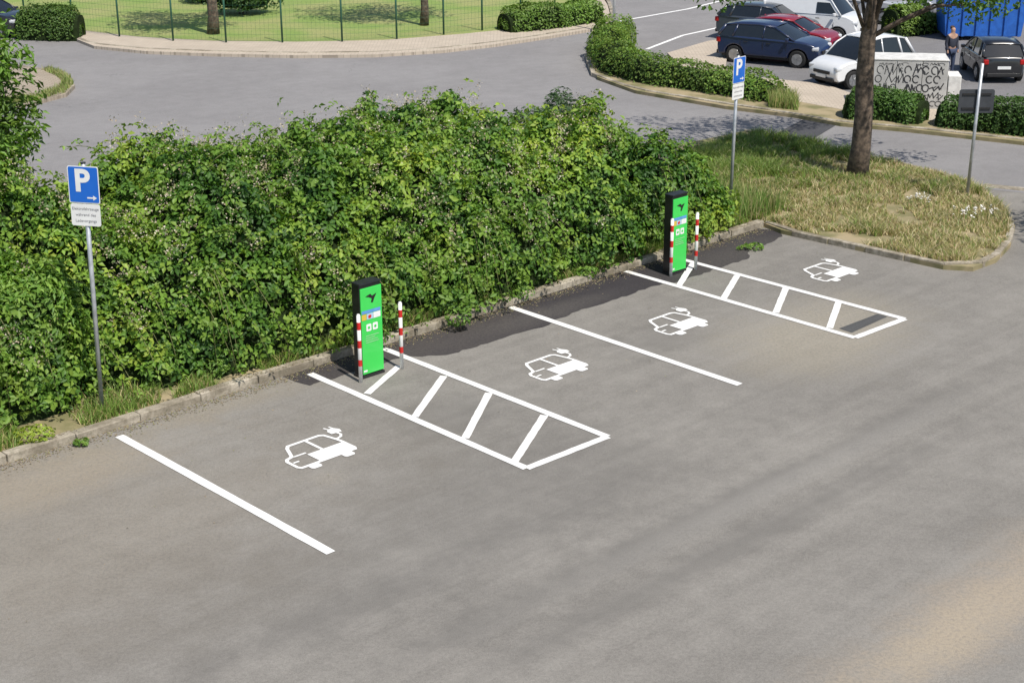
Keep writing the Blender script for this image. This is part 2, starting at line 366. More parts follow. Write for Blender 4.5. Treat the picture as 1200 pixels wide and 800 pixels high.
# ------------------------------------------------------------ ground & roads
sheet('ground', [(-900,-900),(900,-900),(900,900),(-900,900)], -.05, M['ground'])
sheet('parking_lot', [L(-45,-60),L(70,-60),L(70,4.5),L(-45,4.5)], 0, M['lot'])
sheet('road', [L(-60,3.5),L(17,3.5),G(1000,215),G(1145,221),G(1260,232),G(1700,275),G(2400,200),G(2200,-120),G(-1200,-120),G(-1500,200)], .004, M['road'])
bed = [L(-18,.35),L(14.9,.35)]+[G(*p) for p in [(915,274),(960,284),(1010,295),(1060,306),(1105,316),(1140,318),(1167,308),(1184,290),(1189,270),(1183,253),(1168,237),(1145,222),(1110,208),(1050,194),(990,181),(930,168),(875,157)]]+[L(8,6.9),L(-18,6.9)]
sheet('planting_bed', bed, .085, M['soil'], z0=-.02)
def kerb(name, line, w=.15, h=.12, step=1.0, z0=0.0, mat='kerb', gap=.012):
    line = [Vector(p) for p in line]; mb = MB()
    seg = [(line[i+1]-line[i]).length for i in range(len(line)-1)]; tot = sum(seg); n = max(1,int(tot/step)); cum=[0]
    for s_ in seg: cum.append(cum[-1]+s_)
    def at(t):
        for i in range(len(seg)):
            if t <= cum[i+1]+1e-6: return line[i].lerp(line[i+1], (t-cum[i])/seg[i])
        return line[-1]
    for i in range(n):
        a = at(tot*i/n); b = at(tot*(i+1)/n); d = (b-a); ln = d.length; ang = math.atan2(d.y,d.x); nrm = Vector((-math.sin(ang), math.cos(ang),0))
        hh = h+random.uniform(-.012,.010); c = (a+b)/2+nrm*(w/2+random.uniform(-.012,.012)); c.z = z0+hh/2-.02
        mb.box(c, (ln-gap, w, hh+.04), Matrix.Rotation(ang+random.uniform(-.010,.010),3,'Z'))
    o = mb.build(name, M[mat], bevel=.014); o['kind'] = 'structure'; return o
fl = [L(-18+i*1.0,.27+ .02*math.sin(i)) for i in range(33)]+[L(14.9,.28)]
kerb('kerb', fl, .17, .12)
kerb('kerb', [L(14.9,.28)]+bed[2:19], .13, .12, .8)
kerb('kerb', [G(1150,219),G(1260,230),G(1500,254)], .3, .02, 1.0, .0)
# fresh black asphalt hugging the kerb, with a ragged raked edge
edge = [(3.0,.27),(3.05,-.32),(4.9,-.36),(5.4,-.78),(7.8,-.88),(7.83,-.78),(10.75,-.74),(10.8,-.86),(13.0,-.86),(13.4,-.55),(14.6,-.42),(14.9,-.1),(14.7,.27)]
pe = []
for (a,b_),(c_,d_) in zip(edge[:-1],edge[1:]):
    ln = math.hypot(c_-a,d_-b_); k = max(1,int(ln/.12))
    for i in range(k):
        t = i/k; pe.append(L(a+(c_-a)*t+random.uniform(-.02,.02), b_+(d_-b_)*t+(random.uniform(-.035,.035)+.05*noise.noise((a*2+t*ln*1.3,0,3)) if i else 0)))
pe.append(L(*edge[-1]))
sheet('asphalt_patch', pe, .004, M['dark'])
sheet('asphalt_patch', [G(983,385),G(1028,368),G(1040,371),G(998,390)], .004, asphalt('old_patch', (.05,.05,.05), (.11,.11,.11), cracks=0))
sheet('asphalt_patch', [G(892,166),G(946,138),G(990,141),G(940,171)], .009, asphalt('road_patch', (.045,.045,.05), (.085,.085,.09), cracks=0))
# paint
def seg(mb, a, b, w, z):
    a = Vector(a); b = Vector(b); d = (b-a).normalized(); n = Vector((-d.y,d.x,0))*w/2
    K = 14; vs = []
    for i in range(K+1):
        p = a.lerp(b, i/K); j = random.uniform(-.06,.06); k2 = random.uniform(-.06,.06)
        vs += [(p.x+n.x*(1+j), p.y+n.y*(1+j), z), (p.x-n.x*(1+k2), p.y-n.y*(1+k2), z)]
    mb.add(vs, [(2*i,2*i+1,2*i+3,2*i+2) for i in range(K)])
for (a,b,lab) in [((140,511),(388,648),'long white bay line on the asphalt nearest the left parking sign'), ((598,360),(867,451),'long white bay line between the two middle charging bays')]:
    mb = MB(); seg(mb, G(*a), G(*b), .135, .009); o = mb.build('bay_line', M['paint']); tag(o, lab, 'road marking', 'white markings painted on the parking lot')
for (o1,o2,o3,o4,diag,lab) in [((363,438),(617,549),(448,408),(712,512),[((430,462),(468,429)),((486,489),(520,441)),((545,514),(573,461)),((603,541),(638,487))],'hatched white box painted in front of the nearer green charger'),
                          ((733,318),(1002,396),(795,303),(1060,374),[((795,336),(812,309)),((848,350),(864,323)),((909,367),(921,338)),((972,385),(983,354))],'hatched white box painted in front of the farther green charger')]:
    mb = MB(); seg(mb,G(*o1),G(*o2),.125,.009); seg(mb,G(*o3),G(*o4),.125,.0095); seg(mb,G(*o2),G(*o4),.125,.010)
    for i,(a,b) in enumerate(diag): seg(mb,G(*a),G(*b),.115,.0105+.0003*i)
    o = mb.build('hatched_marking', M['paint']); tag(o, lab, 'road marking', 'white markings painted on the parking lot')
# electric car pictograms: open outline with large window area, filled lower flank, wheels, plug at upper right
bm = bmesh.new(); zl = [0.0]
def addpoly(pts):
    zl[0] += .00012
    f = bm.faces.new([bm.verts.new((x,y,zl[0])) for x,y in pts]); f.normal_update()
    if f.normal.z < 0: f.normal_flip()
    bmesh.ops.triangulate(bm, faces=[f])
def thick(pts, w, closed=False):
    P_ = [Vector(p) for p in pts]; n_ = len(P_)
    def off(i, s):
        a = P_[i-1] if (i > 0 or closed) else None; c = P_[(i+1)%n_] if (i < n_-1 or closed) else None; b_ = P_[i]
        d1 = (b_-a).normalized() if a is not None else (c-b_).normalized(); d2 = (c-b_).normalized() if c is not None else d1
        n1 = Vector((-d1.y,d1.x)); n2 = Vector((-d2.y,d2.x)); m = (n1+n2).normalized(); k = 1/max(.5, m.dot(n1))
        return b_+m*(w/2*k*s)
    zl[0] += .00012
    K_ = n_ if closed else n_-1
    vs_ = [(off(i,1), off(i,-1)) for i in range(n_)]
    for i in range(K_):
        a, b_ = vs_[i], vs_[(i+1)%n_]
        f = bm.faces.new([bm.verts.new((q.x,q.y,zl[0])) for q in (a[0],b_[0],b_[1],a[1])]); f.normal_update()
        if f.normal.z < 0: f.normal_flip()
def circ(cx,cy,r,n=18): return [(cx+r*math.cos(2*PI*i/n), cy+r*math.sin(2*PI*i/n)) for i in range(n)]
thick([(.03,.13),(.0,.18),(.0,.40),(.04,.46),(.15,.49),(.27,.74),(.33,.80),(.88,.80),(.94,.76),(.99,.54),(1.0,.44),(1.0,.18),(.97,.13)], .052, True)
addpoly([(.36,.13),(.98,.13),(.98,.42),(.36,.42)])
addpoly([(.60,.40),(.65,.40),(.65,.79),(.60,.79)])
addpoly([(.12,.12),(.12,.03),(.15,.0),(.27,.0),(.30,.03),(.30,.12)]); addpoly([(.70,.12),(.70,.03),(.73,.0),(.85,.0),(.88,.03),(.88,.12)])
thick([(.04,.32),(.14,.32)], .035); thick([(.17,.47),(.38,.47)], .035)
thick([(1.0,.55),(1.10,.58),(1.15,.64),(1.14,.72)], .038)
addpoly([(1.05,.72),(1.22,.70),(1.25,.78),(1.21,.86),(1.12,.88),(1.05,.82)])
thick([(1.11,.86),(1.09,.95)], .03); thick([(1.19,.85),(1.18,.94)], .03)
pic_me = bpy.data.meshes.new('car_pictogram'); bm.to_mesh(pic_me); bm.free()
pic_me.materials.append(M['paint'])
for i,(px,py,lab) in enumerate([(371,527,'electric car symbol in the nearest bay, beside the long bay line'),(648,429,'electric car symbol just right of the nearer hatched box'),(791,378,'electric car symbol just left of the farther hatched box'),(970,318,'farthest electric car symbol, beside the grass island kerb')]):
    o = bpy.data.objects.new('car_pictogram', pic_me); col.objects.link(o); sx, sy = .96, 1.06
    c = G(px,py); p = c-SD*(.56*sx)+DD*(.46*sy)
    o.location = (p.x, p.y, .009); o.rotation_euler = (0,0,ANG); o.scale = (sx,sy,1)
    tag(o, 'white painted '+lab, 'road marking', 'electric car symbols on the asphalt')
# far pavements and lawns
inner_e = [(100,36),(160,43),(250,48),(350,49),(450,47),(540,40),(580,36),(640,34),(690,26),(700,14),(690,-10),(660,-60)]
outer_e = [(90,46),(110,54),(170,60),(250,63),(350,65),(440,64),(520,59),(580,52),(640,43),(700,33),(716,22),(712,6),(695,-20),(672,-60)]
sheet('pavement', [G(*p,z=.1) for p in outer_e]+[G(*p,z=.1) for p in inner_e[::-1]], .1, M['path'], z0=0)
kerb('kerb', [G(*p) for p in outer_e[::-1]], .14, .115, 1.0)
lawn = [G(*p,z=.1) for p in inner_e]+[G(-700,-150,z=.1),G(-600,34,z=.1),G(90,34,z=.1)]
sheet('lawn', lawn, .104, M['lawn'], z0=0)
isl = [(-60,76),(20,80),(60,85),(82,94),(88,104),(78,114),(40,124),(-60,140)]
sheet('pavement', [G(*p) for p in isl], .1, M['brown'], z0=0)
kerb('kerb', [G(*p) for p in isl[1:7]][::-1], .14, .115, .8)
sheet('far_parking_lot', [G(*p) for p in [(868,50),(850,66),(850,82),(985,108),(1070,120),(1500,172),(1500,-60),(900,-60),(880,10)]], .008, M['farlot'])
walk = [(782,62),(830,48),(872,42),(884,48),(852,66),(850,80),(880,90),(965,98),(1000,110),(1060,118),(1300,146),(1300,166),(1200,153),(1065,138),(985,128),(930,118),(860,102),(800,80)]
sheet('pavement', [G(*p,z=.1) for p in walk], .1, M['path'], z0=0)
strip = [(700,52),(722,40),(735,52),(728,72),(760,90),(850,106),(930,118),(985,128),(1065,138),(1200,153),(1300,166),(1300,182),(1200,166),(1065,151),(985,144),(930,134),(850,124),(745,106),(700,90),(690,72)]
sheet('verge', [G(*p,z=.1) for p in strip], .096, M['soil'], z0=0)
kerb('kerb', [G(*p) for p in [(700,50),(690,70),(698,90),(745,107),(850,125),(930,136),(985,146),(1065,153),(1200,167),(1320,181)]][::-1], .14, .12, 1.0)
for a,b in [((722,26),(806,11)),((806,11),(900,-12)),((758,58),(800,42)),((800,42),(868,27))]:
    mb = MB(); seg(mb, G(*a), G(*b), .13, .0085); o = mb.build('lane_line', M['paint']); o['kind'] = 'structure'
# ------------------------------------------------------------ bramble thicket
def b1(s): return 6.5 if s < 8.5 else 6.5+(2.6-6.5)*(s-8.5)/5.8
def b0(s): return 1.15 if s < .5 else (1.15+(.30-1.15)*(s-.5)/4 if s < 4.5 else .30)
def hth(s, b):
    n4 = noise.noise((s*.9, b*.1, 12.0))
    e = min(b-b0(s)+.6*n4, b1(s)-b, (14.1-s)*.62, s+17)
    if e <= 0: return 0.0
    r = min(e/2.8, 1); base = math.sqrt(1-(1-r)**2.0)
    n1 = noise.noise((s*.33, b*.33, 1.7)); n2 = noise.noise((s*.8, b*.8, 5.1)); n3 = noise.noise((s*2.0, b*2.0, 8.2))
    g = .18*math.exp(-((s-6)/4.0)**2)+.15*math.exp(-((s+1)/3)**2)
    return max(0, base*(2.45+g+.35*n1+.65*n2+.62*n3))
th_root = empty('bramble_thicket', L(0,3)); tag(th_root, 'wide dense bramble thicket with pale blossom heads behind the kerb and the chargers', 'bush')
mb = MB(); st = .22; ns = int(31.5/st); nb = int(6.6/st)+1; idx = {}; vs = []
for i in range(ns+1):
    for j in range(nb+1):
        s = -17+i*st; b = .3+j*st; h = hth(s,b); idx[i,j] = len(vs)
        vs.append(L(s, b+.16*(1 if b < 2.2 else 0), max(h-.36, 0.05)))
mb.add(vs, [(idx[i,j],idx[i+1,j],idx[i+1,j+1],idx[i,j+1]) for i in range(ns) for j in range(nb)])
o = mb.build('thicket_shade_core', M['core'], th_root); o.location = -Vector(th_root.location)  # opaque mound under the leaves blocks see-through, its dark colour stands for shade
Cn=[];Nn=[];CC=[];BL=[]
cnt = 0
eps = .08
while cnt < 27500:
    s = random.uniform(-8.5, 14.2); b = random.uniform(.15, 6.5); h = hth(s,b)
    if h < .12: continue
    gs = (hth(s+eps,b)-hth(s-eps,b))/(2*eps); gb = (hth(s,b+eps)-hth(s,b-eps))/(2*eps)
    A = math.sqrt(1+gs*gs+gb*gb)
    if random.random() > min(A,5)/5: continue
    n = (SD*(-gs)-DD*(-gb)+Vector((0,0,1))).normalized()
    dep = -abs(random.gauss(0,.20))+.06
    shoot = random.random() < .11
    if shoot: dep += random.uniform(.08,.38)
    p = L(s,b,h)+n*dep
    if p.z < .1: continue
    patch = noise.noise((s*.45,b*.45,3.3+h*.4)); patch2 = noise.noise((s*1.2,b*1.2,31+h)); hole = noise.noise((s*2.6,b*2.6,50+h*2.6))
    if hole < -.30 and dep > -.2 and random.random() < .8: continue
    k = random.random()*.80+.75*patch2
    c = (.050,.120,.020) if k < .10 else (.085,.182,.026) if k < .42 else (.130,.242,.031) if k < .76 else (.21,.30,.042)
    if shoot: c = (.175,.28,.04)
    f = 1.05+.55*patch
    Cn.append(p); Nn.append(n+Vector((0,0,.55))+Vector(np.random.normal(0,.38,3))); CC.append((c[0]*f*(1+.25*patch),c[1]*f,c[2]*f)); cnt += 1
    if h > .9 and dep > -.14 and noise.noise((s*.7,b*.7,20+h*.5)) > -.10 and random.random() < .15: BL.append(p+n*random.uniform(.08,.2))
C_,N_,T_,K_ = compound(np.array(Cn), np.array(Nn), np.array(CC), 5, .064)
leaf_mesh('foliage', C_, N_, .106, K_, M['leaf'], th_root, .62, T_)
B = np.array(BL); B = np.repeat(B, 16, 0)+rng.normal(0,.06,(len(B)*16,3))
leaf_mesh('blossom', B, rng.normal(0,.5,B.shape)+[0,0,.6], .036, pal(len(B), [(.44,.38,.27),(.37,.30,.21),(.52,.48,.38),(.28,.28,.12)]), M['petal'], th_root, .8)['kind'] = 'stuff'
mb = MB(); CA=[];CNn=[]
for i in range(210):
    low = i > 160
    s = random.uniform(-5,14); b = random.uniform(.8,max(1.0,b1(s)-.4)) if not low else b0(s)+.5; h = hth(s,b)
    if not low and h < 1: continue
    p = L(s,b,h-.1); a = random.uniform(0,2*PI) if not low else math.atan2(DD.y,DD.x)+random.uniform(-.7,.7); d = Vector((math.cos(a),math.sin(a),0)); ln = random.uniform(.5,1.3)
    pts = [p+d*ln*t*.7+Vector((0,0,ln*(.85*t-.55*t*t))) for t in (0,.25,.5,.75,1)] if not low else [p+d*ln*t*.9+Vector((0,0,.25*t-(h-.05)*t*t*.95)) for t in (0,.25,.5,.75,1)]
    mb.tube(pts, [.008,.007,.006,.005,.003], 5)
    for q in range(9): 
        t = (q+1)/9; k = t*4; i0 = min(3,int(k)); CA.append(pts[i0].lerp(pts[i0+1],k-i0)+Vector(np.random.normal(0,.03,3))+Vector((0,0,.03))); CNn.append(Vector(np.random.normal(0,.35,3))+Vector((0,0,1)))
o = mb.build('cane', plain('green_cane',(.16,.17,.06),.7), th_root); o.location = -Vector(th_root.location); o['kind'] = 'stuff'
C_,N_,T_,K_ = compound(np.array(CA), np.array(CNn), pal(len(CA),[(.17,.28,.04),(.12,.23,.03)]), 4, .055)
leaf_mesh('shoot_leaves', C_, N_, .085, K_, M['leaf'], th_root, .6, T_)
# ------------------------------------------------------------ other plants
GR = [(.10,.21,.03),(.07,.15,.025),(.15,.26,.04)]
LG = [(.14,.26,.04),(.20,.32,.06),(.10,.20,.035)]
tree('young_tree', G(-4,385), 5.6, .07, (0,0,3.7), (.90,.8,2.15), 105, 85, .15, [(.13,.25,.035),(.18,.30,.05),(.09,.18,.03)], 'tall narrow bright green tree at the left edge, taller than the parking sign', clump_r=.25, fork=.2, ratio=.34)
bush('leafy_shrub', L(-.35,2.0,.08), (.95,.8,1.1), 6500, .13, LG, 'light green feathery shrub just behind the left parking sign pole', 'shrub', ratio=.36)
bush('leafy_shrub', L(-2.0,1.75,.08), (1.15,.7,.9), 5500, .11, [(.13,.24,.035),(.18,.29,.05)], 'low light green shrub at the left edge above the kerb', 'shrub', ratio=.4)
bush('willow_bush', L(12.9,4.1,.08), (1.2,1.1,1.15), 6500, .11, [(.09,.16,.07),(.13,.20,.09),(.07,.13,.055)], 'blue green narrow leaved bush at the far right end of the thicket', 'shrub', ratio=.28)
tree('roadside_tree', G(1003,212), 7.2, .20, (0.5,-.3,7.9), (3.6,3.4,2.7), 62, 130, .13, [(.08,.17,.025),(.12,.22,.035),(.06,.13,.025)], 'large tree with a bare brown trunk standing on the grass island',
     extra=[(-3.7,.2,4.4),(-3.3,-.3,4.25),(-2.8,0,4.35),(-2.2,.3,4.45),(-.5,.2,4.6),(1.0,-.2,4.4),(1.7,.2,4.15),(2.2,0,3.85),(2.7,.2,3.95),(2.3,-.4,4.15),(3.3,.2,4.3)], lean=(.18,0), clump_r=.38, fork=.52)
tree('lot_tree', (14.0,27.6,0), 5.5, .14, (0,0,4.9), (2.2,2.2,1.7), 60, 140, .13, GR, 'tree at the right edge beyond the frame whose shade falls on the road', clump_r=.45)
def fartree(px,py,h,r,lab,cz):
    tree('lawn_tree', G(px,py,.1), h, r, (0,0,cz), (2.3,2.3,1.9), 45, 90, .16, GR, lab, 'trees on the far lawn', clump_r=.5)
fartree(250,40,6,.17,'tree on the far lawn behind the fence, left one, beside dark shrubs',5.6)
fartree(497,30,6,.13,'slimmer tree on the far lawn behind the fence, right of centre',5.9)
fartree(-60,20,6,.16,'tree at the far left beyond the hedge',5.5)
bush('dark_shrub', G(285,20), (1.3,1,.9), 2500, .13, [(.04,.09,.02),(.06,.12,.03)], 'dark round shrub behind the left lawn tree', 'shrub')
bush('dark_shrub', G(238,6), (.8,.8,.6), 1500, .13, [(.04,.09,.02),(.06,.12,.03)], 'small dark shrub left of the left lawn tree', 'shrub')
hedge('clipped_hedge', [G(28,44),G(60,46),G(98,46)], 1.3, [1.15,1.15,1.05], 4500, .09, [(.05,.11,.02),(.08,.15,.03),(.10,.17,.035)], 'dark clipped hedge at the far left, beside the parked car')
hedge('clipped_hedge', [G(588,40),G(640,35),G(698,26)], 1.3, [.85,.95,.8], 4500, .10, [(.14,.25,.04),(.18,.29,.06),(.10,.19,.03)], 'light green low hedge at the far kerb corner left of the white pole')
hedge('clipped_hedge', [G(724,50),G(712,66),G(722,86),G(760,98),G(830,108),G(885,116),G(912,123)], 1.3, [.95,.95,.9,.8,.75,.75,.45], 12000, .09, [(.10,.19,.03),(.14,.24,.045),(.18,.26,.05)], 'long curved clipped hedge along the far pavement below the parked cars')
hedge('clipped_hedge', [G(988,139),G(1040,142),G(1084,147)], 1.1, [.8,.85,.8], 4000, .09, [(.06,.13,.025),(.09,.17,.035)], 'dark clipped hedge in front of the graffiti wall left of the pole sign')
hedge('clipped_hedge', [G(1098,148),G(1180,158),G(1290,170)], 1.1, [.8,.9,.9], 6500, .09, [(.06,.13,.025),(.08,.15,.035)], 'dark clipped hedge running to the right edge behind the pole sign')
hedge('clipped_hedge', [G(1040,44),G(1070,40),G(1098,36)], 1.0, [1.2,1.0,.5], 3000, .12, [(.16,.25,.05),(.10,.17,.03)], 'loose yellow green hedge behind the graffiti wall near the person')
# grass on island
isl_poly = [G(870,262),G(900,266),G(960,280),G(1010,291),G(1060,302),G(1105,312),G(1140,314),G(1165,303),G(1180,287),G(1184,270),G(1178,253),G(1160,236),G(1140,222),G(1108,209),G(1050,196),G(990,183),G(930,170),G(885,161),G(800,190),G(840,250)]
P = scatter(isl_poly, 70000, .08)
dn = nz3(P,.55,4)+.6*nz3(P,1.8,7); keep = nz3(P,1.3,40)+.5*nz3(P,3.5,60) > -.22; P = P[keep]; dn = dn[keep]
fgreen = np.clip((P[:,1]-33.4)*.28+(7.8-P[:,0])*.20+dn*1.3+.12, 0, 1)[:,None]
cg = pal(len(P), [(.17,.27,.05),(.13,.22,.04),(.24,.30,.07)]); cd = pal(len(P), [(.50,.41,.22),(.42,.35,.17),(.30,.32,.11),(.58,.50,.31)])
cc = np.where(rng.uniform(size=(len(P),1)) < fgreen*.75+.18, cg, cd)
hh = np.clip(.06+.09*dn+.14*fgreen[:,0]+rng.uniform(0,.10,len(P)), .03, .36)
g = blades('island_grass', P, hh, .018, cc, 1.4); tag(g, 'short half dry grass growing on the kerbed island around the tree', 'grass', kind='stuff')
NK = 24000
ks = rng.uniform(-8, 15, NK); kb = .44+np.abs(rng.normal(0,1,NK))*np.interp(ks,[-8,.5,4.5,15],[.42,.42,.2,.15]); dens = nz3(np.stack([ks,kb,ks*0],1), .9, 2)
m = dens > -.18; ks, kb, dens = ks[m], kb[m], dens[m]
Pk = np.array([L(a,b,.08) for a,b in zip(ks,kb)])
g = blades('verge_grass', Pk, rng.uniform(.04,.24,len(Pk))*(.9+dens), .015, pal(len(Pk),[(.16,.26,.05),(.40,.34,.15),(.20,.30,.06),(.14,.24,.04)]), 1.2); tag(g, 'weedy grass strip between the kerb and the bramble thicket', 'grass', kind='stuff')
ks = rng.uniform(13.0, 15.8, 7000); kb = rng.uniform(.5,4.5,7000); Pk = np.array([L(a,b,.08) for a,b in zip(ks,kb)])
g = blades('tall_grass', Pk, rng.uniform(.25,.7,len(Pk)), .018, pal(len(Pk),[(.14,.25,.05),(.19,.29,.07),(.36,.34,.15)]), .5); tag(g, 'tall green grass at the right end of the thicket by the middle sign', 'grass', kind='stuff')
Pk = scatter([G(900,120),G(932,122),G(935,134),G(900,130)], 1500, .1)
g = blades('verge_grass', Pk, rng.uniform(.15,.45,len(Pk)), .02, pal(len(Pk),[(.4,.38,.16),(.18,.28,.06)]), .6); tag(g, 'dry grass tuft at the end of the curved hedge', 'grass', kind='stuff')
Pk = scatter([G(50,86),G(60,85),G(82,94),G(87,104),G(77,113),G(40,123),G(-40,135),G(-40,128),G(36,118),G(68,108),G(74,100),G(66,93)], 2600, .1)
g = blades('verge_grass', Pk, rng.uniform(.05,.2,len(Pk)), .025, pal(len(Pk),[(.2,.28,.07),(.34,.34,.14)]), .8); tag(g, 'grass fringe growing on the rim of the brown paved island at the left', 'grass', kind='stuff')
n = 6500; ks = rng.uniform(-8,15,n); kb = .26-np.abs(rng.normal(0,.14,n))
P = np.array([L(a,b,.010) for a,b in zip(ks,kb)]); q = scatter([L(-4,.2),L(15,.2),L(15,-4),L(-4,-4)], 110, .010); P = np.concatenate([P,q])
ks = rng.uniform(-8,15,1800); kb = rng.uniform(.28,.44,1800); P = np.concatenate([P, np.array([L(a,b,.135) for a,b in zip(ks,kb)])[nz3(np.stack([ks,kb,ks*0],1),1.3,3) > 0]])
g = leaf_mesh('leaf_litter', P, rng.normal(0,.15,P.shape)+[0,0,1], .026, pal(len(P),[(.36,.29,.19),(.28,.22,.14),(.18,.15,.10),(.30,.30,.14)]), M['petal'], None, .7, fold=.1); tag(g, 'dry leaf crumbs and grit lying along the kerb', 'litter', kind='stuff')
def weed(px,py,r,h,n,cols,lab,z=.0,name='weed',size=.075):
    bush(name, G(px,py,z), (r,r*.8,h/2), n, size, cols, lab, 'weed', stemmed=True, core=False, wob=.5)
weed(540,388,.25,.5,230,LG,'leafy bramble shoot overhanging the kerb onto the dark asphalt')
weed(96,522,.12,.10,60,LG,'small green weed growing in front of the kerb below the left sign')
weed(38,517,.30,.2,200,[(.30,.38,.05),(.25,.36,.05)],'yellow green weed by the kerb at the left edge',.08)
weed(790,297,.22,.2,140,LG,'low weed at the foot of the farther charger',.08)
weed(880,292,.28,.10,120,LG,'leafy weed creeping over the kerb right of the farther bollards',.01)
weed(690,323,.25,.2,140,LG,'low weed on the kerb between the two chargers',.08)
weed(610,350,.2,.25,120,LG,'small weed on the kerb near the middle bay line',.08)
weed(430,406,.35,.35,260,LG,'leafy weed growing close behind the nearer charger',.08)
weed(515,368,.3,.4,260,LG,'leafy weed behind the kerb right of the nearer bollards',.08)
weed(250,440,.3,.3,220,LG,'leafy weed on the grass strip right of the left sign',.08)
for (px,py,lab) in [(1078,243,'white flowering plant on the dry grass, nearest the tree trunk'),(1128,262,'white flowering plant on the dry grass near the pole sign'),(1148,258,'small white flowering plant at the right side of the dry grass')]:
    b_ = G(px,py,.08); rt_ = empty('flowering_plant', b_); tag(rt_, lab, 'flower')
    n = 12; P = np.array(b_)+np.stack([rng.normal(0,.16,n), rng.normal(0,.13,n), rng.uniform(.18,.3,n)],1)
    blades('stem', P*[1,1,0]+[0,0,.08], P[:,2]-.08, .012, pal(n,[(.16,.26,.06)]), .01, rt_)['kind'] = 'stuff'
    P2 = np.repeat(P,5,0)+rng.normal(0,.018,(n*5,3)); leaf_mesh('blossom', P2, rng.normal(0,.3,P2.shape)+[0,0,1], .045, pal(len(P2),[(.8,.78,.74)],var=.05), M['petal'], rt_, .8)
# ------------------------------------------------------------ signs
def text_mesh(name, txt, size, mat, parent, loc, align='CENTER', off=0.0, sx=1.0):
    cu = bpy.data.curves.new(name,'FONT'); cu.body = txt; cu.size = size; cu.align_x = align; cu.align_y = 'CENTER'; cu.offset = off; cu.resolution_u = 4
    o = bpy.data.objects.new(name, cu); col.objects.link(o); dg = bpy.context.evaluated_depsgraph_get()
    me = bpy.data.meshes.new_from_object(o.evaluated_get(dg)); bpy.data.objects.remove(o); bpy.data.curves.remove(cu); me.materials.clear()
    me.transform(Matrix.Diagonal((sx,1,1,1))); me.transform(Matrix.Rotation(PI/2,4,'X')); me.name = name
    o = link_mesh(name, me, mat, parent); o.location = loc; return o
def rrect(w,h,r,n=5):
    out = []
    for (cx,cy,a0) in ((w/2-r,h/2-r,0),(-w/2+r,h/2-r,90),(-w/2+r,-h/2+r,180),(w/2-r,-h/2+r,270)):
        for i in range(n+1): a = math.radians(a0+90*i/n); out.append((cx+r*math.cos(a), cy+r*math.sin(a)))
    return out
def plate(name, w, h, zc, mat, parent, y=-.035, t=.004, r=.03):
    return MB().prism_y([(x,z+zc) for x,z in rrect(w,h,r)], y-t, y).build(name, mat, parent)
def parking_sign(base, rot, h, lab, arrow=True):
    root = empty('parking_sign', base); root.rotation_euler = rot; tag(root, lab, 'sign', 'blue parking signs on poles')
    MB().tube([(0,0,-.05),(0,0,h)], .033, 14).build('pole', M['steel'], root)
    MB().tube([(0,0,h),(0,0,h+.015)], .036, 14).build('pole_cap', M['trim'], root)
    zc = h-.29
    wb = plate('blue_plate', .44,.52, zc, M['white'], root); wb['label'] = 'blue plate with white rim and letter P'
    MB().prism_y([(x,z+zc) for x,z in rrect(.415,.495,.022)], -.041, -.0392).build('blue_field', M['blue'], wb)
    text_mesh('letter', 'P', .43, M['white'], wb, (-.02,-.043,zc+.045), off=.014)
    if arrow:
        MB().prism_y([(.04,zc-.190),(.125,zc-.190),(.125,zc-.214),(.178,zc-.180),(.125,zc-.146),(.125,zc-.170),(.04,zc-.170)], -.0432,-.0415).build('arrow', M['white'], wb)
    z2 = zc-.26-.165
    lp = plate('text_plate', .42,.31, z2, M['white'], root)
    for i,t in enumerate(['Elektrofahrzeuge','während des','Ladevorgangs']):
        text_mesh('lettering', t, .056, M['ink'], lp, (0,-.041,z2+.085-.085*i))
    for zz in (zc+.15, zc-.15, z2):
        MB().box((0,-.012,zz),(.10,.05,.03)).build('clamp', M['steel'], root, .004)
    return root
parking_sign(G(120,483,.08), (0,math.radians(1.3),math.radians(-8)), 3.66, 'blue parking sign with white text plate on a pole at the left of the lot')
parking_sign(G(855,253,.08), (0,math.radians(1.2),math.radians(50)), 3.28, 'blue parking sign on a tall thin pole at the right end of the thicket')
root = empty('road_sign', G(1133,231,.08)); tag(root, 'dark back of a rectangular sign on a pole on the dry grass island', 'sign')
MB().tube([(0,0,-.05),(.06,0,2.85)], .035, 12).build('pole', M['steel'], root)
MB().prism_y([(x+.02,z+2.05) for x,z in rrect(.74,.50,.05)], .045,.055).build('sign_plate', M['signback'], root)
for z in (2.2,1.9): MB().box((.02,.036,z),(.6,.02,.04)).build('bracket', M['trim'], root)
